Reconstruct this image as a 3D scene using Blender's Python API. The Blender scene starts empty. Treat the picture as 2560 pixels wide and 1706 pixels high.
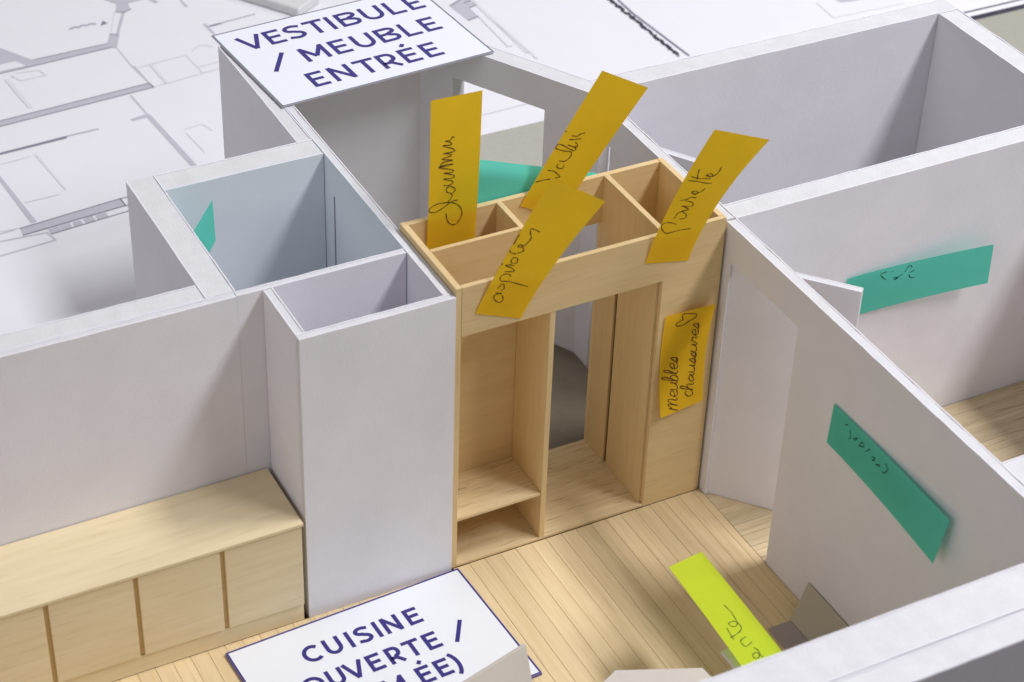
import bpy, bmesh, math, random
from mathutils import Vector, Matrix
random.seed(7)
CM = 0.01                                   # all sizes below are written in centimetres of the real model
scene = bpy.context.scene
col = scene.collection
V = lambda *a: Vector(a)

# ------------------------------------------------------------------ camera
cam_d = bpy.data.cameras.new("camera"); cam = bpy.data.objects.new("camera", cam_d); col.objects.link(cam)
cam.location = (-25.983*CM, -51.691*CM, 53.090*CM)
cam.rotation_euler = (0.9379516, -0.0305642, -0.4773383)
cam_d.sensor_width = 36; cam_d.lens = 73.104; cam_d.clip_start = 0.02; cam_d.clip_end = 50
cam_d.dof.use_dof = True; cam_d.dof.focus_distance = 0.81; cam_d.dof.aperture_fstop = 24
scene.camera = cam

# ------------------------------------------------------------------ room light
w = bpy.data.worlds.new("World"); scene.world = w; w.use_nodes = True
bg = w.node_tree.nodes["Background"]; bg.inputs[0].default_value = (0.99, 0.965, 1.0, 1); bg.inputs[1].default_value = 0.275
for ly, ln, en in ((-0.14, 0.50, 23), (-0.60, 0.70, 19)):      # a row of two ceiling tubes to the right of the table
    ld = bpy.data.lights.new("ceiling_tube_light", 'AREA'); ld.shape = 'RECTANGLE'; ld.size = 0.30; ld.size_y = ln
    ld.energy = en; ld.color = (0.97, 0.96, 1.0)
    lo = bpy.data.objects.new("ceiling_tube_light", ld); col.objects.link(lo)
    lo.location = (0.05 + 1.6*0.52, -0.02 + 1.6*ly, 0.06 + 1.6)
ld2 = bpy.data.lights.new("second_tube_light", 'AREA'); ld2.shape = 'RECTANGLE'; ld2.size = 0.26; ld2.size_y = 1.2
ld2.energy = 11; ld2.color = (0.95, 0.95, 1.0)
lo2 = bpy.data.objects.new("second_tube_light", ld2); col.objects.link(lo2); lo2.location = (1.0, 1.85, 1.65)
ld3 = bpy.data.lights.new("left_fill_light", 'AREA'); ld3.shape = 'RECTANGLE'; ld3.size = 1.3; ld3.size_y = 1.1  # added fill lamp, no real window; brightens the left-facing wall faces
ld3.energy = 7.5; ld3.color = (1.0, 0.95, 0.95)
lo3 = bpy.data.objects.new("left_fill_light", ld3); col.objects.link(lo3); lo3.location = (-2.4, -0.55, 1.35)
lo3.rotation_euler = (Vector((0.1,0,0.05))-lo3.location).to_track_quat('-Z','Y').to_euler()
vs = scene.view_settings
vs.view_transform = 'Standard'; vs.look = 'None'; vs.exposure = 0.0; vs.gamma = 1.0; vs.use_curve_mapping = False
scene.cycles.max_bounces = 8; scene.cycles.diffuse_bounces = 6; scene.cycles.use_denoising = True

# ------------------------------------------------------------------ materials (procedural)
def mat(name, colr, rough=.85, spec=.3, noise=0, nscale=600, bump=0, bscale=3000, stretch=None, transl=0, rnd=0, col2=None, fleck=0, fscale=1500, fstretch=None, metal=0):
    m = bpy.data.materials.new(name); m.use_nodes = True
    nt = m.node_tree; N = nt.nodes; L = nt.links; b = N["Principled BSDF"]
    b.inputs["Metallic"].default_value = metal; b.inputs["Roughness"].default_value = rough; b.inputs["Specular IOR Level"].default_value = spec
    b.inputs["Base Color"].default_value = (*colr, 1)
    tc = N.new("ShaderNodeTexCoord"); mp = N.new("ShaderNodeMapping"); L.new(tc.outputs["Object"], mp.inputs[0])
    if stretch: mp.inputs["Scale"].default_value = stretch
    out = None
    if noise or rnd:
        oi = N.new("ShaderNodeObjectInfo")
        add = N.new("ShaderNodeVectorMath"); add.operation = 'ADD'; L.new(mp.outputs[0], add.inputs[0])
        mu = N.new("ShaderNodeMath"); mu.operation = 'MULTIPLY'; mu.inputs[1].default_value = 3.7; L.new(oi.outputs["Random"], mu.inputs[0]); L.new(mu.outputs[0], add.inputs[1])
        nz = N.new("ShaderNodeTexNoise"); nz.inputs["Scale"].default_value = nscale; nz.inputs["Detail"].default_value = 5; nz.inputs["Roughness"].default_value = .62
        L.new(add.outputs[0], nz.inputs["Vector"])
        rp = N.new("ShaderNodeValToRGB"); rp.color_ramp.elements[0].position = .3; rp.color_ramp.elements[1].position = .7
        c2 = col2 or tuple(c*(1-noise) for c in colr)
        rp.color_ramp.elements[0].color = (*c2, 1); rp.color_ramp.elements[1].color = (*colr, 1)
        L.new(nz.outputs["Fac"], rp.inputs[0]); out = rp.outputs[0]
        if fleck:                                            # short dark pores along the grain
            m2 = N.new("ShaderNodeMapping"); m2.inputs["Scale"].default_value = fstretch or stretch; L.new(tc.outputs["Object"], m2.inputs[0])
            a2 = N.new("ShaderNodeVectorMath"); a2.operation = 'ADD'; L.new(m2.outputs[0], a2.inputs[0]); L.new(mu.outputs[0], a2.inputs[1])
            n3 = N.new("ShaderNodeTexNoise"); n3.inputs["Scale"].default_value = fscale; n3.inputs["Detail"].default_value = 2; L.new(a2.outputs[0], n3.inputs["Vector"])
            r3 = N.new("ShaderNodeValToRGB"); r3.color_ramp.elements[0].position = .60; r3.color_ramp.elements[1].position = .72
            r3.color_ramp.elements[0].color = (0,0,0,1); r3.color_ramp.elements[1].color = (fleck,fleck,fleck,1); L.new(n3.outputs["Fac"], r3.inputs[0])
            mx3 = N.new("ShaderNodeMix"); mx3.data_type = 'RGBA'; L.new(r3.outputs[0], mx3.inputs[0]); L.new(out, mx3.inputs[6]); mx3.inputs[7].default_value = (colr[0]*.42,colr[1]*.33,colr[2]*.24,1); out = mx3.outputs[2]
        if rnd:
            hs = N.new("ShaderNodeHueSaturation"); mr = N.new("ShaderNodeMapRange"); mr.inputs[3].default_value = 1-rnd; mr.inputs[4].default_value = 1+rnd
            L.new(oi.outputs["Random"], mr.inputs[0]); L.new(mr.outputs[0], hs.inputs["Value"]); L.new(out, hs.inputs["Color"]); out = hs.outputs[0]
        L.new(out, b.inputs["Base Color"])
    if bump:
        n2 = N.new("ShaderNodeTexNoise"); n2.inputs["Scale"].default_value = bscale; n2.inputs["Detail"].default_value = 3
        bp = N.new("ShaderNodeBump"); bp.inputs["Strength"].default_value = bump; bp.inputs["Distance"].default_value = .0004
        L.new(mp.outputs[0], n2.inputs["Vector"]); L.new(n2.outputs["Fac"], bp.inputs["Height"]); L.new(bp.outputs[0], b.inputs["Normal"])
    if transl:
        tr = N.new("ShaderNodeBsdfTranslucent"); mx = N.new("ShaderNodeMixShader"); mx.inputs[0].default_value = transl
        if out is not None: L.new(out, tr.inputs[0])
        else: tr.inputs[0].default_value = (*colr, 1)
        L.new(b.outputs[0], mx.inputs[1]); L.new(tr.outputs[0], mx.inputs[2]); L.new(mx.outputs[0], N["Material Output"].inputs[0])
    return m
FACE = mat("white_board_paper", (.805,.797,.84), .8, .25, noise=.06, nscale=45, bump=.18, bscale=1600)
CORE = mat("foam_core", (.70,.705,.72), .9, .2, noise=.09, nscale=140, bump=.45, bscale=1400)
BLUEF = mat("pale_blue_board_paper", (.76,.81,.86), .8, .25, noise=.045, nscale=55, bump=.12, bscale=2200)
GREYCARD = mat("grey_card", (.34,.33,.365), .85, .2, noise=.06, nscale=200)
WOODC, WOODD = (.74,.565,.30), (.69,.51,.255)
WX = mat("wood_grain_x", WOODC, .62, .3, noise=1, nscale=300, stretch=(.06,1,1), col2=WOODD, bump=.12, bscale=900, rnd=.05, fleck=.15, fscale=1000, fstretch=(.08,1,1))
WY = mat("wood_grain_y", WOODC, .62, .3, noise=1, nscale=300, stretch=(1,.06,1), col2=WOODD, bump=.12, bscale=900, rnd=.05, fleck=.15, fscale=1000, fstretch=(1,.08,1))
WZ = mat("wood_grain_z", WOODC, .62, .3, noise=1, nscale=300, stretch=(1,1,.06), col2=WOODD, bump=.12, bscale=900, rnd=.05, fleck=.15, fscale=1000, fstretch=(1,1,.08))
BALSA = mat("balsa_streaks", (.77,.62,.37), .65, .3, noise=1, nscale=700, stretch=(.045,1,1), col2=(.66,.49,.26), bump=.15, bscale=900, fleck=.55, fscale=1100, fstretch=(.09,1,1))
PALEX = mat("pale_veneer_x", (.80,.68,.45), .6, .3, noise=1, nscale=300, stretch=(.08,1,1), col2=(.73,.60,.37), bump=.1, bscale=900, rnd=.03, fleck=.14, fscale=600, fstretch=(.1,1,1))
PLANKY = mat("plank_grain_y", (.79,.64,.385), .55, .35, noise=1, nscale=480, stretch=(1,.035,1), col2=(.69,.53,.29), bump=.08, bscale=900, fleck=.20, fscale=900, fstretch=(1,.05,1), rnd=.05)
PLANKX = mat("plank_grain_x", (.70,.58,.38), .55, .35, noise=1, nscale=480, stretch=(.035,1,1), col2=(.54,.42,.25), bump=.12, bscale=900, fleck=.5, fscale=900, fstretch=(.06,1,1), rnd=.08)
GAP = mat("dark_gap", (.09,.06,.035), .9, .1)
TABLE_SHADE = mat("shaded_table_tone", (.21,.18,.125), .32, .5, noise=.12, nscale=250, bump=.05, bscale=2500)  # darker table tone, vestibule shade put into the colour
TABLE = mat("table_laminate", (.41,.405,.34), .38, .45, noise=.10, nscale=500, bump=.06, bscale=3000)
PAPER = mat("plan_paper", (.80,.80,.83), .8, .2, noise=.02, nscale=40)
INKS = {1: mat("print_grey_line", (.20,.20,.26), .8, .2), 2: mat("print_mid_grey", (.42,.42,.48), .8, .2), 3: mat("print_light_grey", (.60,.60,.65), .8, .2), 4: mat("print_faint_grey", (.715,.715,.75), .8, .2)}
FILL = mat("print_wall_fill", (.53,.53,.58), .8, .2, noise=.05, nscale=200)
DARKP = mat("print_dark_grey", (.24,.24,.30), .8, .2)
HEDGE = mat("print_hedge", (.07,.07,.10), .8, .2, noise=.5, nscale=500)
CARD = mat("card_white", (.80,.835,.87), .55, .35, noise=.012, nscale=60)
NAVY = mat("navy_ink", (.040,.032,.215), .6, .3, noise=.12, nscale=900)
PURPLE = mat("purple_edge", (.17,.13,.36), .7, .2)
YEL = mat("yellow_note", (.97,.64,.025), .75, .2, noise=.07, nscale=70, transl=.30, bump=.1, bscale=1500)
GRN = mat("teal_note", (.135,.67,.53), .75, .2, noise=.07, nscale=70, transl=.30, bump=.1, bscale=1500)
LIM = mat("lime_note", (.63,.77,.04), .75, .2, noise=.06, nscale=70, transl=.36, bump=.1, bscale=1500)
PEN = mat("brown_pen", (.11,.055,.018), .7, .2)
PENG = mat("dark_green_pen", (.012,.085,.06), .7, .2)
PENL = mat("olive_pen", (.09,.13,.02), .7, .2)
BEIGE = mat("beige_card", (.60,.56,.50), .85, .2, noise=.05, nscale=150)
TAUPE = mat("taupe_card", (.40,.35,.33), .85, .2, noise=.05, nscale=150)
OLIVEC = mat("olive_card", (.50,.46,.36), .85, .2, noise=.05, nscale=150)

# ------------------------------------------------------------------ mesh helpers
def link(name, bm, m, parent=None, smooth=False):
    me = bpy.data.meshes.new(name); bm.to_mesh(me); bm.free()
    for mm in (m if isinstance(m, (list, tuple)) else [m]): me.materials.append(mm)
    if smooth:
        for f in me.polygons: f.use_smooth = True
    o = bpy.data.objects.new(name, me); col.objects.link(o); o.parent = parent
    return o
def empty(name, loc, label, cat, group=None):
    o = bpy.data.objects.new(name, None); col.objects.link(o); o.location = Vector(loc)*CM
    o.empty_display_size = .02; o["label"] = label; o["category"] = cat
    if group: o["group"] = group
    return o
def tag(o, label, cat, group=None):
    o["label"] = label; o["category"] = cat
    if group: o["group"] = group
    return o
def at(parent, o):                       # meshes are written in world centimetres: cancel the parent's offset
    if parent is not None:
        off = Vector((0,0,0)); q = parent
        while q is not None: off += q.location; q = q.parent
        o.location = -off
    return o
def prism(pts, ax, t0, t1, bevel=.012):
    """polygon pts in the plane across axis ax (0: (y,z), 1: (x,z), 2: (x,y)), run from t0 to t1 along that axis"""
    bm = bmesh.new()
    def mk(p, t):
        a, b = p
        return {0: (t,a,b), 1: (a,t,b), 2: (a,b,t)}[ax]
    v0 = [bm.verts.new(Vector(mk(p,t0))*CM) for p in pts]; v1 = [bm.verts.new(Vector(mk(p,t1))*CM) for p in pts]
    bm.faces.new(v0); bm.faces.new(v1[::-1])
    n = len(pts)
    for i in range(n): bm.faces.new((v0[i], v1[i], v1[(i+1)%n], v0[(i+1)%n]))
    bmesh.ops.recalc_face_normals(bm, faces=bm.faces)
    if bevel: bmesh.ops.bevel(bm, geom=bm.edges[:], offset=bevel*CM, segments=1, affect='EDGES', profile=.5)
    return bm
def box(x0,x1,y0,y1,z0,z1,bevel=.012):
    return prism([(x0,y0),(x1,y0),(x1,y1),(x0,y1)], 2, z0, z1, bevel)
def piece(name, bm, m, parent): return at(parent, link(name, bm, m, parent))
def oriented(o_bm, M):
    o_bm.transform(M); return o_bm
def spline(pts, n=5):
    if len(pts) < 3: return [Vector(p) for p in pts]
    P = [Vector(pts[0])]+[Vector(p) for p in pts]+[Vector(pts[-1])]; out = []
    for i in range(1, len(P)-2):
        for k in range(n):
            t = k/n; a,b,c,d = P[i-1],P[i],P[i+1],P[i+2]
            out.append(.5*((2*b)+(c-a)*t+(2*a-5*b+4*c-d)*t*t+(3*b-a-3*c+d)*t**3))
    out.append(P[-2]); return out
def ribbon2(pts, wd, miter=True):
    """left and right outlines of a 2D polyline of width wd"""
    P = []
    for p in pts:
        q = Vector((p[0],p[1]))
        if not P or (q-P[-1]).length > 1e-4: P.append(q)
    Lf=[]; Rt=[]
    for i,p in enumerate(P):
        d0 = (P[i]-P[i-1]).normalized() if i else (P[1]-P[0]).normalized()
        d1 = (P[i+1]-P[i]).normalized() if i < len(P)-1 else d0
        n0 = Vector((-d0.y,d0.x)); n1 = Vector((-d1.y,d1.x)); n = (n0+n1)
        n = n.normalized() if n.length > 1e-6 else n0
        k = wd/2/max(.45, n.dot(n1)); Lf.append(p+n*k); Rt.append(p-n*k)
    return Lf, Rt

# ------------------------------------------------------------------ table and plan sheet
o = link("table", box(-120,140,-90,150,-4.3,-.30,.05), TABLE); o["kind"] = "structure"
sheet = link("plan_sheet", prism([(-60,10),(-1.15,10),(-1.15,21),(8,21),(8,28.39),(90,28.05),(90,95),(-60,95)], 2, -.296, -.274, 0), PAPER)
tag(sheet, "large white printed floor plan sheet spread on the table behind the foam model", "plan sheet")
STRIPS={'chauss': {'c': [(1.04,4.24,17.65),(3.02,4.24,17.6),(2.87,4.28,11.2),(0.94,4.28,11.2)],'ease': 1,'b': (0,-0.06,0)},'valises': {'c': [(7.61,3.95,17.48),(9.3,3.5,16.63),(6.35,4.27,11.45),(4.7,4.27,12.4)],'ease': 1.3,'b': (0,0,0)},'pouss': {'c': [(8.77,-1.65,17.8),(10.5,-2.45,17.41),(9.32,-0.04,11.35),(7.5,-0.04,11.73)],'ease': 1.5,'b': (0,0,0)},'aspi': {'c': [(3.07,-0.85,16.9),(4.61,-1.75,16.1),(2.54,-0.04,10.83),(0.74,-0.04,11.58)],'ease': 1.4,'b': (0,0,0)},'meub': {'c': [(8.55,-0.08,9.12),(10.5,-0.36,9.3),(10.5,-0.2,4.7),(8.6,-0.28,4.52)],'ease': 1,'b': (-0.07,0.13,0)},'seat': {'c': [(16.8,0.08,8.3),(23.17,-0.7,8.6),(23.25,-0.7,6.73),(16.85,0.08,6.35)],'ease': 1,'b': (0,0,0),'horiz': 1.5},'wallg': {'c': [(10.88,-7.4,9.51),(10.65,-14.18,9.66),(10.4,-14.1,7.8),(10.88,-7.31,7.73)],'ease': 1,'b': (0,0,0),'horiz': 1.6},'lime': {'c': [(4.57,-7.61,4.6),(6.28,-7.06,4.2),(6.2,-13.9,3.95),(4.37,-14.2,4.25)],'ease': 1,'b': (0,0,0.05)}}
INK={"chauss":[[[0.363,0.268],[0.387,0.227],[0.436,0.198],[0.509,0.181],[0.592,0.184],[0.658,0.208],[0.694,0.243],[0.66,0.282],[0.586,0.31],[0.486,0.329],[0.374,0.339],[0.222,0.345],[0.086,0.337],[0.008,0.32],[0.035,0.302],[0.146,0.294],[0.282,0.308],[0.39,0.326],[0.484,0.34],[0.595,0.339]],[[0.388,0.339],[0.473,0.373],[0.435,0.396],[0.365,0.408],[0.351,0.429],[0.409,0.442],[0.514,0.423],[0.523,0.405],[0.463,0.394]],[[0.291,0.458],[0.374,0.449],[0.468,0.457],[0.453,0.474],[0.286,0.497],[0.464,0.492],[0.496,0.506],[0.392,0.522],[0.282,0.536],[0.453,0.529],[0.465,0.543],[0.348,0.558],[0.183,0.577],[0.345,0.578],[0.467,0.581],[0.277,0.587],[0.17,0.58]],[[0.197,0.577],[0.255,0.605],[0.464,0.605],[0.239,0.627],[0.427,0.637],[0.358,0.653],[0.263,0.661],[0.479,0.659],[0.45,0.678],[0.246,0.71],[0.42,0.705],[0.392,0.723],[0.297,0.735],[0.391,0.736],[0.442,0.755],[0.47,0.745]]],"valises":[[[0.027,0.181],[0.159,0.209],[0.294,0.23]],[[0.136,0.279],[0.246,0.287],[0.388,0.275],[0.464,0.264],[0.38,0.246]],[[0.401,0.343],[0.407,0.324],[0.356,0.315],[0.274,0.32],[0.259,0.339]],[[0.241,0.363],[0.348,0.368],[0.408,0.395],[0.415,0.424],[0.373,0.443]],[[0.374,0.444],[0.213,0.434],[0.039,0.432],[-0.063,0.444],[-0.036,0.462],[0.115,0.467],[0.314,0.457],[0.413,0.457],[0.416,0.476],[0.221,0.479],[0.352,0.479],[0.431,0.493],[0.335,0.512]],[[0.174,0.515],[0.263,0.523],[0.403,0.546]],[[0.188,0.545],[0.302,0.552],[0.328,0.571],[0.408,0.589]],[[-0.039,0.554],[0.027,0.562]]],"pouss":[[[0.72,0.247],[0.461,0.234],[0.225,0.215],[0.094,0.238],[0.026,0.268],[0.064,0.292],[0.188,0.295],[0.342,0.282]],[[0.227,0.326],[0.234,0.347],[0.259,0.37],[0.336,0.378],[0.459,0.352],[0.458,0.328],[0.352,0.323]],[[0.233,0.362],[0.327,0.384],[0.438,0.394],[0.35,0.412],[0.258,0.42],[0.453,0.423],[0.466,0.443],[0.361,0.458],[0.266,0.462]],[[0.152,0.461],[0.289,0.475],[0.343,0.492],[0.462,0.486]],[[0.286,0.528],[0.388,0.514],[0.425,0.528],[0.362,0.539],[0.294,0.532],[0.393,0.519],[0.489,0.54],[0.519,0.565]],[[0.086,0.613],[0.255,0.614],[0.437,0.606],[0.593,0.606]],[[0.102,0.645],[0.276,0.636],[0.504,0.642]],[[0.172,0.705],[0.206,0.667],[0.252,0.627]],[[0.373,0.662],[0.464,0.657],[0.508,0.672],[0.425,0.68],[0.384,0.668],[0.501,0.66],[0.568,0.685],[0.569,0.718],[0.561,0.742]]],"aspi":[[[0.357,0.152],[0.419,0.124],[0.392,0.101],[0.3,0.103],[0.212,0.124],[0.212,0.15],[0.305,0.166]],[[0.207,0.162],[0.327,0.163]],[[0.193,0.195],[0.215,0.223],[0.265,0.23],[0.315,0.202],[0.277,0.184]],[[0.767,0.244],[0.554,0.251],[0.337,0.257],[0.174,0.251],[0.121,0.273],[0.153,0.298],[0.24,0.308],[0.316,0.295]],[[0.139,0.32],[0.253,0.327],[0.318,0.336],[0.248,0.352],[0.085,0.362],[0.178,0.372],[0.259,0.372]],[[0.202,0.384],[0.144,0.4],[0.159,0.426],[0.235,0.427],[0.274,0.398],[0.221,0.386]],[[-0.11,0.47],[0.042,0.456],[0.164,0.455]],[[0.178,0.46],[0.24,0.479],[0.265,0.492],[0.194,0.511],[0.12,0.504],[0.131,0.523],[0.211,0.522],[0.234,0.534],[0.257,0.562],[0.253,0.592],[0.185,0.62],[0.161,0.645],[0.233,0.648],[0.341,0.643]],[[0.0,0.512],[-0.054,0.518],[-0.073,0.551],[-0.074,0.587]],[[-0.073,0.372],[-0.076,0.359]]],"meub":[[[0.399,0.008],[0.201,0.059],[0.268,0.049],[0.184,0.096],[0.229,0.097],[0.405,0.057],[0.273,0.092],[0.188,0.139],[0.233,0.145],[0.388,0.111],[0.389,0.132]],[[0.342,0.148],[0.319,0.209],[0.25,0.219],[0.249,0.191],[0.325,0.158],[0.404,0.162],[0.388,0.21]],[[0.24,0.243],[0.377,0.218],[0.405,0.24],[0.35,0.28],[0.24,0.309],[0.386,0.28],[0.394,0.298]],[[0.375,0.302],[0.183,0.365],[0.052,0.388],[0.109,0.359],[0.393,0.304],[0.401,0.335],[0.314,0.371],[0.239,0.364],[0.298,0.33]],[[0.376,0.368],[0.193,0.435],[0.096,0.45],[0.146,0.423],[0.375,0.38],[0.388,0.405]],[[0.331,0.425],[0.297,0.487],[0.226,0.497],[0.23,0.468],[0.313,0.434],[0.392,0.44],[0.367,0.489]],[[0.376,0.487],[0.218,0.554],[0.297,0.548],[0.379,0.526],[0.375,0.493],[0.349,0.549]],[[0.616,0.167],[0.584,0.145],[0.662,0.101],[0.753,0.107],[0.727,0.148]],[[0.73,0.153],[0.546,0.222],[0.466,0.232],[0.526,0.202],[0.763,0.151],[0.669,0.178],[0.619,0.218],[0.661,0.225],[0.756,0.204],[0.76,0.227]],[[0.683,0.313],[0.662,0.283],[0.717,0.244],[0.777,0.252],[0.724,0.298],[0.672,0.319],[0.761,0.299],[0.775,0.319]],[[0.649,0.349],[0.758,0.331],[0.782,0.355],[0.74,0.393],[0.653,0.417],[0.769,0.394],[0.777,0.414]],[[0.776,0.414],[0.645,0.476],[0.714,0.473],[0.784,0.453],[0.776,0.42],[0.761,0.475]],[[0.778,0.473],[0.666,0.532],[0.724,0.531],[0.784,0.513],[0.778,0.479],[0.763,0.535]],[[0.648,0.561],[0.759,0.543],[0.78,0.568],[0.733,0.607],[0.644,0.631],[0.761,0.609],[0.766,0.629]],[[0.752,0.632],[0.635,0.673],[0.662,0.679],[0.652,0.704],[0.731,0.685],[0.757,0.7]],[[0.715,0.709],[0.683,0.773],[0.628,0.778],[0.633,0.749],[0.699,0.718],[0.76,0.729],[0.736,0.78]],[[0.744,0.778],[0.619,0.838],[0.678,0.838],[0.742,0.819],[0.743,0.784],[0.717,0.842]],[[0.371,0.926],[0.346,0.957],[0.36,0.982],[0.492,0.968],[0.638,0.943],[0.62,0.907],[0.511,0.89],[0.411,0.866],[0.268,0.87],[0.247,0.895],[0.314,0.914],[0.388,0.924]]],"seat":[[[0.281,0.907],[0.239,0.879],[0.259,0.773],[0.282,0.71]],[[0.332,0.706],[0.345,0.714],[0.365,0.676],[0.339,0.657],[0.395,0.746]],[[0.409,0.788],[0.422,0.877],[0.44,0.919],[0.455,0.864]],[[0.475,0.773],[0.443,0.742]],[[0.439,0.707],[0.449,0.62],[0.482,0.58]],[[0.315,0.88],[0.323,0.865]]],"wallg":[[[0.113,0.782],[0.139,0.84]],[[0.159,0.77],[0.174,0.642],[0.168,0.562]],[[0.199,0.655],[0.226,0.759],[0.213,0.662]],[[0.249,0.6],[0.266,0.761],[0.29,0.716],[0.255,0.646]],[[0.31,0.656],[0.336,0.791],[0.319,0.702]],[[0.364,0.676],[0.39,0.723],[0.374,0.622],[0.392,0.668]],[[0.402,0.591],[0.435,0.688],[0.428,0.619]],[[0.473,0.821],[0.499,0.759],[0.482,0.623],[0.461,0.59]]],"lime":[[[0.555,0.631],[0.592,0.575],[0.572,0.522],[0.548,0.494],[0.453,0.48],[0.366,0.494],[0.363,0.513],[0.475,0.515],[0.556,0.496],[0.559,0.461],[0.476,0.442],[0.326,0.433],[0.187,0.429]],[[0.254,0.492],[0.232,0.445],[0.223,0.411]],[[0.51,0.398],[0.389,0.393],[0.325,0.38],[0.36,0.345],[0.542,0.354]],[[0.489,0.321],[0.535,0.304],[0.532,0.273],[0.424,0.253],[0.356,0.267],[0.386,0.285],[0.49,0.286],[0.515,0.268],[0.546,0.246]]]}
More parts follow.
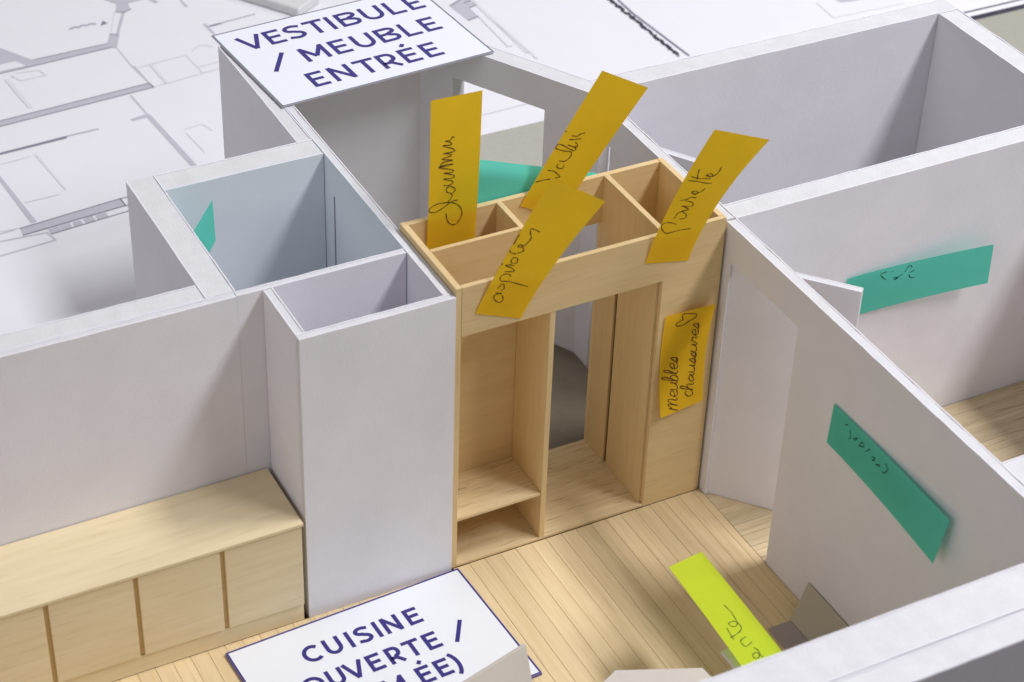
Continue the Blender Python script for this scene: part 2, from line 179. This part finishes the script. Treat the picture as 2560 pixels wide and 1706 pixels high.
PLAN={"fills":[[[-4.18,47.94],[-3.64,46.95],[-2.47,44.96],[1.63,45.1],[2.1,46.08],[2.53,45.76],[1.92,44.35],[1.72,44.62],[-2.78,44.31],[-4.43,44.22],[-5.25,44.17],[-5.17,44.44],[-4.35,44.48],[-2.96,44.52],[-3.32,45.22],[-4.15,45.17],[-4.98,45.12]],[[-7.0,38.91],[-5.94,39.0],[2.3,39.64],[2.22,40.15],[-5.7,39.55],[-6.84,39.46]],[[2.71,50.98],[3.09,50.01],[3.53,49.21],[3.19,48.37],[3.6,48.12],[4.06,48.38],[4.15,49.07],[5.03,49.15],[6.3,49.39]],[[3.45,48.12],[3.61,48.05],[2.55,45.88],[2.41,45.94]],[[1.97,42.22],[2.17,42.18],[2.3,39.66],[2.19,40.13]],[[1.9,44.38],[1.97,44.35],[2.05,42.21],[1.97,42.18]],[[0.89,39.31],[1.0,39.32],[1.12,37.3],[1.02,37.27]],[[0.14,37.03],[1.17,37.23],[1.13,36.88],[0.19,36.81]],[[0.95,36.94],[1.22,37.03],[1.64,31.45],[1.34,31.51]],[[6.84,48.88],[6.94,48.43],[7.03,47.39],[6.84,47.34]],[[5.52,49.2],[5.73,48.54],[5.5,48.47],[5.26,49.11]],[[7.01,45.11],[7.21,45.09],[7.25,43.72],[7.11,43.66]],[[-7.72,29.63],[-2.71,30.17],[-2.68,29.49],[-7.76,29.01]],[[-7.37,35.63],[-7.25,34.5],[-6.84,29.9],[-7.12,29.82],[-7.4,33.96],[-7.53,35.09]],[[-6.58,29.04],[-6.07,29.09],[-6.03,28.67],[-6.55,28.6]],[[-6.02,29.09],[-5.5,29.14],[-5.5,28.68],[-5.99,28.65]],[[-5.38,29.13],[-4.97,29.15],[-4.98,28.73],[-5.42,28.67]],[[-4.85,29.17],[-4.37,29.29],[-4.35,28.83],[-4.83,28.78]],[[-4.24,29.25],[-3.71,29.3],[-3.69,28.93],[-4.23,28.82]],[[20.2,41.48],[21.09,42.03],[21.6,42.34],[21.55,41.55],[21.12,40.94],[21.11,39.83],[20.38,39.63]],[[21.13,41.56],[21.58,41.7],[21.62,41.12],[21.13,40.95]],[[40.4,33.95],[40.5,33.3],[40.61,33.02],[41.08,32.93],[41.81,32.84],[42.49,33.02]]],"dark":[[[-7.42,36.51],[-3.24,36.78],[-3.28,36.55],[-7.48,36.31]],[[1.95,47.17],[2.24,47.69],[2.4,47.29]]],"lines":[[[[-6.55,39.57],[-5.68,39.54],[2.22,40.15]],0.09,1],[[[-6.73,38.95],[-5.94,39.0],[2.31,39.64],[2.22,40.15]],0.09,1],[[[-2.47,44.96],[1.63,45.1]],0.08,1],[[[-5.24,44.19],[-4.43,44.22],[-2.78,44.31],[1.75,44.61]],0.09,1],[[[-3.26,36.73],[-1.57,36.78]],0.14,2],[[[7.24,44.72],[7.98,44.81]],0.2,1],[[[7.99,44.83],[10.04,45.06]],0.08,1],[[[2.23,41.92],[5.04,42.21]],0.06,3],[[[4.97,42.18],[5.12,39.99]],0.06,3],[[[5.13,40.69],[7.83,40.96]],0.06,3],[[[5.13,40.01],[7.52,40.18]],0.06,3],[[[2.33,39.65],[5.12,39.99]],0.06,3],[[[5.43,42.41],[5.69,42.72],[6.04,42.9],[6.39,42.75],[6.59,42.44]],0.06,3],[[[3.1,48.28],[2.19,46.17]],0.05,3],[[[2.1,46.08],[2.54,45.76]],0.08,1],[[[3.19,48.37],[3.6,48.12],[4.09,48.37]],0.08,1],[[[0.3,47.43],[0.66,47.58],[0.82,47.46],[1.07,47.62],[1.29,47.5],[1.55,47.6],[1.81,47.43]],0.2,2],[[[-6.96,35.48],[-5.41,35.6]],0.05,3],[[[-5.14,35.72],[-4.78,32.01]],0.16,4],[[[-6.89,31.67],[-5.17,31.71]],0.06,3],[[[-7.72,29.63],[-2.71,30.17]],0.08,1],[[[-7.76,29.01],[-2.68,29.49]],0.08,1],[[[-2.71,30.17],[-2.22,30.16]],0.08,1],[[[-2.71,30.17],[-2.67,29.45],[-2.38,29.49]],0.08,1],[[[-9.41,29.49],[-7.87,29.63]],0.1,3],[[[-6.56,28.57],[-4.24,28.82],[-2.55,28.99]],0.07,1],[[[-9.06,29.72],[-8.63,29.73],[-7.71,29.66]],0.05,3],[[[-9.27,28.98],[-6.67,28.8],[-6.51,28.03],[-9.62,27.76]],0.13,3],[[[-3.65,43.93],[-2.5,43.77],[-2.33,43.1],[-3.69,43.06],[-3.95,43.83]],0.1,4],[[[-4.31,43.52],[-4.03,40.17]],0.3,4],[[[2.1,34.95],[3.24,35.1],[3.48,34.32]],0.06,4],[[[2.23,34.56],[2.4,32.44]],0.07,4],[[[2.96,41.92],[3.07,39.73]],0.25,4],[[[21.59,41.13],[21.57,35.05]],0.1,4],[[[21.09,39.79],[20.99,36.06],[21.26,36.03]],0.07,3],[[[21.8,41.89],[21.66,41.1],[21.82,34.19]],0.22,4],[[[21.52,35.03],[21.88,35.04]],0.1,3],[[[20.19,41.57],[21.09,42.03]],0.12,1],[[[20.38,39.63],[21.1,39.81]],0.1,1],[[[21.12,40.94],[21.63,41.11]],0.1,1],[[[21.08,41.58],[21.59,41.72]],0.1,1],[[[16.47,30.09],[18.91,30.18],[21.39,30.26]],0.06,3],[[[39.25,33.5],[39.11,31.64],[43.83,31.47]],0.07,4],[[[29.16,38.45],[29.1,36.68],[29.42,31.16]],0.18,1]],"hedge":[[28.81,39.45],[28.82,38.98],[28.84,38.5],[28.85,38.03],[28.86,37.56],[28.87,37.09],[28.88,36.63],[28.89,36.17],[28.9,35.71],[28.92,35.25],[28.93,34.8],[28.94,34.35],[28.95,33.9],[28.96,33.46],[28.97,33.01],[28.98,32.57],[28.99,32.13],[29.0,31.69],[29.01,31.26]]}

def flat_polys(polys, z, dz=0):
    bm = bmesh.new()
    for i, poly in enumerate(polys):
        bm.faces.new([bm.verts.new(Vector((q[0],q[1],z+dz*i))*CM) for q in poly])
    bmesh.ops.triangulate(bm, faces=bm.faces[:]); 
    for f in bm.faces:
        f.normal_update()
        if f.normal.z < 0: f.normal_flip()
    return bm
def flat_ribbons(items, z, dz=.0004):
    bm = bmesh.new()
    for i, (pts, wd) in enumerate(items):
        Lf, Rt = ribbon2(pts, wd); zz = z+dz*i
        vl = [bm.verts.new(Vector((q.x,q.y,zz))*CM) for q in Lf]; vr = [bm.verts.new(Vector((q.x,q.y,zz))*CM) for q in Rt]
        for k in range(len(vl)-1): bm.faces.new((vr[k],vr[k+1],vl[k+1],vl[k]))
    return bm
for i, q in enumerate(PLAN["fills"]): piece("printed_wall", flat_polys([q], -.268+.0003*i), FILL, sheet)
for i, q in enumerate(PLAN["dark"]): piece("printed_bar", flat_polys([q], -.262+.0003*i), DARKP, sheet)
for i, (q, wd, kk) in enumerate(PLAN["lines"]): piece("printed_line", flat_ribbons([(q, wd*.72)], -.260+.0003*i), INKS[kk], sheet)
hb = []
H0 = [Vector(q) for q in PLAN["hedge"]]
rng = random.Random(3); polyh = []
for i in range(len(H0)-1):
    a, b = H0[i], H0[i+1]; d = (b-a); n = Vector((d.y,-d.x)).normalized()
    if n.x > 0: n = -n
    for k in range(5):
        c = a+d*(k/5); r = rng.uniform(.05,.14)
        ctr = c+n*rng.uniform(.0,.16); m_ = 7
        polyh.append([(ctr.x+r*math.cos(2*math.pi*j/m_)*rng.uniform(.7,1.15), ctr.y+r*1.3*math.sin(2*math.pi*j/m_)*rng.uniform(.7,1.15)) for j in range(m_)])
piece("printed_hedge", flat_polys(polyh, -.244, .0002), HEDGE, sheet)["kind"] = "stuff"
for q, wd in (([(43.5,28.42),(90,28.28)], .42), ([(43.5,29.15),(90,29.0)], .14)): piece("printed_border", flat_ribbons([(q, wd)], -.262), HEDGE, sheet)
# strip of board lying across the sheet
M = Matrix.Translation(Vector((11.3,45.0,-.27))*CM) @ Matrix.Rotation(math.radians(-57), 4, 'Z')
offc = link("foam_board_offcut", oriented(box(-14,1.5,-.1,2.0,0,.55,.08), M), CORE)
tag(offc, "grey-white strip of foam board lying on the plan behind the vestibule title card", "offcut")

# ------------------------------------------------------------------ the foam-board model
H = 12.5; Z0 = -.298
model = empty("architectural_model", (0,0,-.3), "white foam board architectural model of an apartment with open-topped rooms and wooden floor", "scale model")
def wall(x0,x1,y0,y1, ax, z1=H, door=None, layers=1, f0=True, f1=True, zb=Z0, facem=FACE, face0=None):
    """board wall along axis ax ('x' or 'y'); door=(a,b,height) cuts an opening; paper facings on both sides stand a hair proud of the core"""
    F = .05
    jr = random.Random(int(abs(x0*7+y0*13+x1)*10))
    a0,a1 = (x0,x1) if ax == 'x' else (y0,y1); t0,t1 = (y0,y1) if ax == 'x' else (x0,x1)
    def outline(zt, e=0):
        n = max(2, int((a1-a0)/.55))                      # hand-cut top edge: tiny unevenness
        top = [(a1+(a0-a1)*i/n, zt+(jr.uniform(-.012,.012) if 0 < i < n else 0)) for i in range(n+1)]
        if door: return [(a0,zb),(door[0],zb),(door[0],door[2]),(door[1],door[2]),(door[1],zb),(a1,zb)]+top
        return [(a0,zb),(a1,zb)]+top
    axi = 1 if ax == 'x' else 0
    w_ = piece("foam_board_wall", prism(outline(z1-.022), axi, t0+F, t1-F, .006), CORE, model)
    if f0: piece("paper_facing", prism(outline(z1), axi, t0, t0+F-.002, .004), face0 or facem, w_)
    if f1: piece("paper_facing", prism(outline(z1+.004), axi, t1-F+.002, t1, .004), facem, w_)
    return w_
# kitchen back wall: thin lining + thick board
wall(-34,-6.718, 3.10,3.40,'x', H-.01)
wall(-6.71,-.40, 3.11,3.39,'x', H+.01)
wall(-34,-7.74, 3.42,4.32,'x', H)
# small closed box behind the kitchen
wall(-7.72,-6.64, 3.43,11.60,'y', H+.015)
wall(-6.63,-.40, 10.45,11.60,'x', H, face0=BLUEF)
# long wall between box and vestibule
wall(-.37,-.03, .27,3.09,'y', H+.012)
ywl = wall(-.37,-.03, 3.10,17.5,'y', H+.012, face0=BLUEF)
piece("cut_slot", box(-.385,-.372,9.50,9.58,7.5,11.1,0), INKS[1], ywl)
wall(-.99,-.39, 11.62,19.9,'y', H+.002)
# hollow column beside the cabinet
wall(-5.78,-5.43, .25,3.085,'y', H)
wall(-5.78,-.03, -.10,.235,'x', H+.01)
# vestibule
wall(-.02,7.3, 17.55,18.65,'x', H-.02)
wall(10.95,11.39, .24,10.42,'y', H, door=(4.9,9.3,11.0))
# slanted entrance wall
p0 = Vector((10.95,10.42,0)); d = Vector((-2.36,4.23,0)).normalized(); nrm = Vector((d.y,-d.x,0)); Ld = 8.3
M = Matrix(((d.x,nrm.x,0,p0.x*CM),(d.y,nrm.y,0,p0.y*CM),(0,0,1,0),(0,0,0,1)))
def dw(zt): return [(0,Z0),(2.0,Z0),(2.0,11),(6.52,11),(6.52,Z0),(Ld,Z0),(Ld,zt),(0,zt)]
sw = piece("foam_board_wall", oriented(prism(dw(H-.03),1,.045,.82,.006), M), CORE, model)
piece("paper_facing", oriented(prism(dw(H-.012),1,0,.043,.004), M), FACE, sw)
piece("paper_facing", oriented(prism(dw(H-.014),1,.822,.865,.004), M), FACE, sw)
# back room
wall(11.41,28.97, 10.22,11.27,'x', H)
wall(27.93,28.96, -15,10.20,'y', H-.01)
wall(11.38,27.91, .16,1.12,'x', H)
# right-hand partition with doorway
wall(10.94,11.365, -19.05,.14,'y', H+.01, door=(-4.78,-.38,11.0))
wall(11.38,27.91, -16.3,-15.12,'x', H-.01)
# front wall: two boards side by side, outside faced in grey card
wall(-8,13, -20.62,-19.10,'x', H)
wall(-8,13, -21.66,-20.66,'x', H-.02, face0=GREYCARD)
# open door leaves
def leaf(hx,hy,ex,ey,h=11.0,t=.3):
    dv = Vector((ex-hx,ey-hy,0)); Lx = dv.length; dv.normalize(); n_ = Vector((-dv.y,dv.x,0))
    M = Matrix(((dv.x,n_.x,0,hx*CM),(dv.y,n_.y,0,hy*CM),(0,0,1,0),(0,0,0,1)))
    l_ = piece("door_leaf", oriented(prism([(0,.02),(Lx,.02),(Lx,h-.012),(0,h-.012)],1,.04,t-.04,.006), M), CORE, model)
    piece("paper_facing", oriented(prism([(0,.02),(Lx,.02),(Lx,h),(0,h)],1,0,.038,.004), M), FACE, l_)
    piece("paper_facing", oriented(prism([(0,.02),(Lx,.02),(Lx,h),(0,h)],1,t-.038,t,.004), M), FACE, l_)
leaf(11.05,-.36, 14.22,-3.95); leaf(11.42,9.25, 13.95,5.35)
# floors: base card + planks
fl = piece("floor", prism([(-34,-19.05),(10.92,-19.05),(10.92,.12),(10.9,4.5),(.02,4.5),(.02,-.12),(-5.8,-.12),(-5.8,3.06),(-34,3.06)], 2, -.298, -.075, .01), GAP, model)
PW = .655; k0 = -36; pm = None
for k in range(k0, 15):
    x0 = 1.42+PW*k; x1 = min(x0+PW-.013, 10.91)
    if x0 > 10.8: continue
    if k == 0 or x0 > -.2 and x0-PW <= -.2: pm = None
    if abs(x1-x0-PW+.013) < 1e-6 and pm is not None:
        q = pm.copy(); col.objects.link(q); q.parent = fl
    else:
        ye = -.012 if x0 > -.2 else -.125
        bm = prism([(0,-18.9),(x1-x0,-18.9),(x1-x0,ye),(0,ye)], 2, -.07, 0, .006)
        q = link("floor_plank", bm, PLANKY, fl); 
        if abs(x1-x0-PW+.013) < 1e-6 and pm is None: pm = q
    q.location = Vector((x0,0,rng.uniform(-.006,.004)))*CM
fr_ = piece("floor", prism([(11.38,-15.1),(27.9,-15.1),(27.9,.14),(11.38,.14),(11.38,-.40),(10.93,-.40),(10.93,-4.76),(11.38,-4.76)], 2, -.298, -.075, .01), GAP, model)
protos = {}
for k in range(23):                       # planks run the other way here and reach into the doorway
    y1 = .13-PW*k; xs = 10.93 if (-4.75 < y1-PW and y1 < -.3) else 11.4
    if xs not in protos:
        q = link("floor_plank", prism([(xs,-PW+.012),(27.85,-PW+.012),(27.85,0),(xs,0)], 2, -.07, 0, .006), PLANKX, fr_); protos[xs] = q
    else:
        q = protos[xs].copy(); col.objects.link(q); q.parent = fr_
    q.location = Vector((0,y1,rng.uniform(-.006,.004)))*CM
for ya, yb in ((-.525,-.405),(-4.75,-4.465)): piece("floor_plank", box(10.93,11.375,ya,yb,-.07,0,.004), PLANKX, fr_)
piece("table_shade_sheet", prism([(.02,4.62),(10.9,4.62),(10.9,10.3),(10.55,11.0),(7.0,17.4),(.02,17.4)], 2, -.297, -.25, 0), TABLE_SHADE, model)  # added sheet over the bare table, its dark colour paints the vestibule shade

# ------------------------------------------------------------------ kitchen counter
kc = empty("kitchen_counter", (-19,1.5,0), "long pale wooden kitchen counter with square door fronts against the white wall", "counter")
piece("carcass", box(-33.9,-5.99,-.08,3.04,.015,4.58,.01), WX, kc)
piece("worktop", box(-33.9,-5.95,-.30,3.06,4.60,4.74,.012), PALEX, kc)
piece("plinth", box(-33.9,-5.99,-.135,-.082,.015,.80,.01), PALEX, kc)
x = -6.0
for i in range(9):
    wd = 2.87 if i == 0 else 2.95
    piece("cupboard_door", box(x-wd,x,-.24,-.084,.86,4.55,.015), PALEX, kc); x -= wd+.18

# ------------------------------------------------------------------ entry cabinet
HC = 12.78
ec = empty("entry_cabinet", (5.4,2.2,0), "light wooden entrance cabinet module with shelves, compartments and a walk-through opening", "cabinet")
piece("side_panel", box(.0,.235,.005,4.55,.005,HC,.015), WZ, ec)
piece("side_panel", box(10.60,10.83,.21,4.55,.005,HC,.015), WZ, ec)
piece("front_panel", prism([(.24,10.70),(8.32,10.70),(8.32,.005),(10.83,.005),(10.83,HC-.01),(.24,HC-.01)], 1, 0, .19, .012), WX, ec)
piece("back_panel", prism([(.24,.13),(3.97,.13),(3.97,10.70),(8.20,10.70),(8.20,.13),(10.595,.13),(10.595,HC-.015),(.24,HC-.015)], 1, 4.33, 4.545, .012), WX, ec)
piece("divider", box(.24,3.745,2.44,2.61,.13,HC-.02,.012), WX, ec)
piece("divider", box(3.75,3.965,.02,4.325,.13,10.695,.012), WZ, ec)
piece("divider", box(3.75,3.965,.195,4.325,10.70,HC-.02,.012), WZ, ec)
piece("divider", prism([(.195,.13),(2.78,.13),(2.78,10.5),(3.0,10.5),(3.0,.13),(4.325,.13),(4.325,HC-.02),(.195,HC-.02)], 0, 8.205, 8.425, .012), WZ, ec)
piece("slot_lining", box(8.30,8.42,2.79,2.99,.14,10.49,0), GAP, ec)
piece("shelf", box(.24,3.745,.06,2.435,2.20,2.34,.012), BALSA, ec)
piece("base_board", box(.24,8.315,.01,4.54,.005,.125,.01), BALSA, ec)
piece("base_board", box(8.43,10.595,.2,4.32,.005,.125,.01), BALSA, ec)

# ------------------------------------------------------------------ title cards with lettering
def arc(cx,cy,rx,ry,a0,a1,n=14): return [(cx+rx*math.cos(math.radians(a0+(a1-a0)*i/n)), cy+ry*math.sin(math.radians(a0+(a1-a0)*i/n))) for i in range(n+1)]
def glyph(ch, wd, s):      # strokes in a box wd x 1, stroke weight s
    h = s/2
    E_ = [[(wd,1-h),(h,1-h),(h,h),(wd,h)], [(h,.52),(wd*.9,.52)]]
    if ch == 'E': return E_
    if ch == 'É': return E_+[[(wd*.52,1.16),(wd*.75,1.33)]]
    if ch == 'F': return [[(wd,1-h),(h,1-h),(h,0)], [(h,.50),(wd*.9,.50)]]
    if ch == 'L': return [[(h,1),(h,h),(wd,h)]]
    if ch == 'I': return [[(0,1),(0,0)]]
    if ch == 'T': return [[(0,1-h),(wd,1-h)], [(wd/2,1-h),(wd/2,0)]]
    if ch == 'V': return [[(h*.6,1),(wd/2,0.01)], [(wd-h*.6,1),(wd/2,0.01)]]
    if ch == 'N': return [[(h,0),(h,1)], [(h*.9,.97),(wd-h*.9,.03)], [(wd-h,0),(wd-h,1)]]
    if ch == 'M': return [[(h,0),(h,1)], [(h*.9,.97),(wd/2,.28)], [(wd/2,.28),(wd-h*.9,.97)], [(wd-h,0),(wd-h,1)]]
    if ch == 'U': return [[(h,1),(h,.40)]+arc(wd/2,.40,wd/2-h,.40-h,180,360)+[(wd-h,.40),(wd-h,1)]]
    if ch == 'O': return [arc(wd/2,.5,wd/2-h,.5-h,0,360,28)]
    if ch == 'C': return [arc(wd*.55,.5,wd*.55-h,.5-h,48,312,22)]
    if ch == 'S': return [[(wd*.93,.84)]+arc(wd*.5,.745,wd*.44-h*.4,.255-h,60,180,8)+arc(wd*.5,.745,wd*.44-h*.4,.225-h*.3,190,262,6)+arc(wd*.5,.255,wd*.5-h,.255-h*.4,75,-5,6)+arc(wd*.5,.265,wd*.5-h,.265-h,-15,-125,9)+[(wd*.04,.15)]]
    if ch == 'B': return [[(wd*.5,.53),(h,.53),(h,1-h),(wd*.58,1-h)]+arc(wd*.60,.765,wd*.33-h*.6,.235-h,80,-80,9)+[(wd*.5,.53)], [(h,.53),(h,h),(wd*.60,h)]+arc(wd*.62,.265,wd*.38-h,.265-h,-80,80,9)+[(wd*.5,.53)]]
    if ch == 'R': return [[(h,0),(h,1-h),(wd*.5,1-h)]+arc(wd*.52,.67,wd*.46-h,.33-h,80,-80,10)+[(wd*.5,.34),(h,.34)], [(wd*.55,.34),(wd*.95,0)]]
    if ch == '/': return [[(0,-.08),(wd,1.05)]]
    if ch == ')': return [arc(-.25,.45,.40,.72,62,-62,10)]
    if ch == '(': return [arc(.40,.45,.40,.72,118,242,10)]
    return []
def title_card(label, origin, ang, W, Ht, z0, th, rows, cap, s, edge_m, border_m):
    o = empty("title_card", (origin[0],origin[1],z0), label, "title card")
    o.rotation_euler.z = math.radians(ang)
    link("card", box(0,W,0,Ht,0,th,.01), [CARD], o)
    e = .006
    for bx in ((-.012,W+.012,-.012,-.001),(-.012,W+.012,Ht+.001,Ht+.012),(-.012,-.001,-.001,Ht+.001),(W+.001,W+.012,-.001,Ht+.001)):
        link("cut_edge", box(*bx,.004,th+.002,0), edge_m, o)
    b = .035
    link("printed_border", flat_ribbons([([(b,0),(b,Ht-b),(W-b,Ht-b),(W-b,b),(0,b)],.06)], th+.004), border_m, o)
    for base, letters in rows:
        for ch, x0, x1 in letters:
            link("letter", flat_ribbons([([(x0+q[0]*cap, base+q[1]*cap) for q in st], s*cap) for st in glyph(ch, (x1-x0)/cap, s)], th+.010), NAVY, o)
    return o
title_card("white title card reading VESTIBULE / MEUBLE ENTRÉE lying across the vestibule wall tops", (-.517,14.185), 3.74, 9.51, 6.55, 12.53, .05, [
  (4.68, [('V',.68,1.70),('E',1.84,2.55),('S',2.72,3.52),('T',3.66,4.54),('I',4.77,4.77),('B',5.12,6.06),('U',6.25,7.17),('L',7.40,8.12),('E',8.33,9.02)]),
  (2.70, [('/',1.0,1.88),('M',2.50,3.58),('E',3.83,4.55),('U',4.82,5.72),('B',5.92,6.85),('L',7.05,7.77),('E',7.98,8.70)]),
  (.74, [('E',1.84,2.54),('N',2.80,3.70),('T',3.94,4.84),('R',4.97,5.76),('É',5.98,6.70),('E',6.96,7.68)])],
  1.16, .16, INKS[2], INKS[1])
title_card("white title card reading CUISINE OUVERTE lying on the plank floor before the column", (-9.218+6.15*math.sin(math.radians(2.7)), -.641-6.15*math.cos(math.radians(2.7))), 2.70, 9.42, 6.15, .004, .12, [
  (6.15-1.89, [('C',2.33,3.06),('U',3.20,3.84),('I',4.17,4.17),('S',4.43,5.02),('I',5.28,5.28),('N',5.53,6.19),('E',6.45,7.00)]),
  (6.15-3.33, [('O',1.62,2.48),('U',2.62,3.24),('V',3.30,4.04),('E',4.20,4.74),('R',4.96,5.52),('T',5.66,6.30),('E',6.47,7.02),('/',7.52,8.15)]),
  (6.15-4.70, [('(',1.45,1.60),('F',1.85,2.38),('E',2.62,3.15),('R',3.38,3.95),('M',4.16,4.98),('É',5.50-.02,6.02),('E',6.20,6.74),(')',6.93,7.08)])],
  .84, .185, PURPLE, NAVY)

# ------------------------------------------------------------------ sticky notes
def patch(S, u, v):
    TL,TR,BR,BL = [Vector(q) for q in S['c']]; e = S.get('ease',1); h = S.get('horiz',1)
    bi = lambda a,b_: (BL.lerp(BR,a)).lerp(TL.lerp(TR,a), b_)
    P = bi(u,v)
    if e != 1: P[1] = bi(u, max(v,0)**e)[1]
    if h != 1:
        i = 0 if 10.7 < S['c'][0][0] < 11 else 1
        P[i] = bi(max(u,0)**h, v)[i]
    return P + Vector(S['b'])*4*v*(1-v) + Vector(S.get('curl',(0,0,0)))*max(0,(v-.75)/.25)**2*S.get('cs',1)
def note(key, label, m, pen, S=None, front=None):
    S = S or STRIPS[key]; nu, nv = 10, 26
    if abs((Vector(S['c'][1])-Vector(S['c'][0])).length) > 4: nu, nv = 26, 10
    bm = bmesh.new()
    g = [[bm.verts.new(patch(S,i/nu,j/nv)*CM) for j in range(nv+1)] for i in range(nu+1)]
    for i in range(nu):
        for j in range(nv): bm.faces.new((g[i][j],g[i+1][j],g[i+1][j+1],g[i][j+1]))
    root = empty("sticky_note", S['c'][3], label, "sticky note", "cut strips of sticky notes on the model")
    at(root, link("paper", bm, m, root, True))
    if key in INK:
        bm = bmesh.new(); cpos = cam.location/CM
        for si, st in enumerate(INK[key]):
            uv = spline([(min(.985,max(.015,a)),b,0) for a,b in st], 5)
            P = []
            for q in uv:
                p = patch(S,q.x,q.y); pu = patch(S,q.x+.01,q.y)-patch(S,q.x-.01,q.y); pv = patch(S,q.x,q.y+.01)-patch(S,q.x,q.y-.01)
                n = pu.cross(pv).normalized()
                if n.dot(front) < 0: n = -n
                P.append((p+n*(.008+.0006*si), n))
            vl=[];vr=[]
            for i,(p,n) in enumerate(P):
                t = (P[min(i+1,len(P)-1)][0]-P[max(i-1,0)][0]); t = t.normalized() if t.length else Vector((1,0,0))
                s_ = t.cross(n); wd = .0185*(1+.25*math.sin(i*.9+si)) * (S.get('pw',1))
                vl.append(bm.verts.new((p+s_*wd)*CM)); vr.append(bm.verts.new((p-s_*wd)*CM))
            for i in range(len(P)-1): bm.faces.new((vl[i],vl[i+1],vr[i+1],vr[i]))
        at(root, link("handwriting", bm, pen, root))
    return root
FR = Vector((-.4,-1,.6)); UPV = Vector((-.3,-.5,1)); LFT = Vector((-1,-.3,.3))
note('chauss', "upright yellow sticky strip handwritten chaussures, standing at the cabinet's left rear", YEL, PEN, front=FR)
note('valises', "tall tilted yellow sticky strip handwritten valises, rising from the cabinet's back panel", YEL, PEN, front=FR)
note('pouss', "yellow sticky strip handwritten poussette, leaning right above the cabinet's front right corner", YEL, PEN, front=FR)
note('aspi', "yellow sticky strip handwritten aspirateur, slanting over the cabinet's front top rail", YEL, PEN, front=FR)
note('meub', "yellow sticky note with a small heart stuck on the cabinet's right front panel", YEL, PEN, front=FR)
note('seat', "teal sticky strip curling off the right-hand room's back wall", GRN, PENG, front=FR)
note('wallg', "teal sticky strip slanting across the long right partition wall", GRN, PENG, front=LFT)
note('lime', "lime green sticky strip lying above the plank floor beside the front wall", LIM, PENL, front=UPV)
note('vest', "teal sticky strip showing behind the cabinet inside the vestibule", GRN, PENG, S=dict(c=[(1.9,4.75,14.85),(8.3,4.72,12.5),(7.65,4.60,10.7),(1.25,4.62,13.05)], ease=1, b=(0,0,0), curl=(0,.28,-.02)), front=FR)
note('boxn', "teal sticky strip peeling off inside the small closed box", GRN, PENG, S=dict(c=[(-6.60,7.7,12.3),(-5.25,9.3,12.4),(-5.22,9.3,10.62),(-6.6,7.7,10.4)], ease=1, b=(.0,0,0)), front=FR)

# ------------------------------------------------------------------ small card furniture at the front of the room
def quad_slab(name, A, B, D, t, m, parent=None):
    """flat board with corner A and edges to B and D, thickness t"""
    A,B,D = Vector(A),Vector(B),Vector(D); C = B+D-A; n = (B-A).cross(D-A).normalized()*t
    bm = bmesh.new(); lo_ = [bm.verts.new(q*CM) for q in (A,B,C,D)]; hi = [bm.verts.new((q+n)*CM) for q in (A,B,C,D)]
    bm.faces.new(lo_[::-1]); bm.faces.new(hi)
    for i in range(4): bm.faces.new((lo_[i],lo_[(i+1)%4],hi[(i+1)%4],hi[i]))
    bmesh.ops.recalc_face_normals(bm, faces=bm.faces); bmesh.ops.bevel(bm, geom=bm.edges[:], offset=.012*CM, segments=1, affect='EDGES')
    o = link(name, bm, m, parent)
    return at(parent, o) if parent else o
be = empty("folded_card_seat", (9.6,-9.5,0), "low folded card seat leaning against the foot of the right partition wall", "seat")
quad_slab("seat", (9.02,-7.88,.03), (9.02,-12.4,.03), (10.0,-7.88,.03), .03, TAUPE, be)
quad_slab("backrest", (10.03,-7.86,.03), (10.03,-12.4,.03), (10.9,-7.5,1.27), .03, OLIVEC, be)
pn = quad_slab("leaning_card", (-1.14,-7.76,3.5), (-6.5,-9.19,3.5), (-1.13,-9.35,.03), .16, BEIGE)
tag(pn, "grey-beige card panel leaning at the front corner of the kitchen title card", "panel")
ct = empty("card_table", (1.6,-12.8,0), "pale many-sided card table top at the bottom edge beside the front wall", "table")
piece("table_top", prism([(-1.4,-11.5),(.92,-10.4),(3.6,-11.56),(3.78,-13.9),(1.6,-15.2),(-1.2,-14.3)], 2, 3.6, 3.75, .012), BEIGE, ct)
piece("leg", box(1.2,1.6,-13,-12.6,.004,3.6,.02), BEIGE, ct)
bl = empty("foam_board_bar", (5.3,-13.6,0), "white foam board bar counter under the lime sticky strip", "bar counter")
piece("top_board", box(4.46,6.15,-16.5,-11.3,3.80,3.93,.012), CORE, bl)
piece("leg_board", box(5.0,5.2,-16.4,-12.6,.004,3.80,.01), FACE, bl); piece("leg_board", box(5.9,6.1,-16.4,-12.6,.004,3.80,.01), FACE, bl)
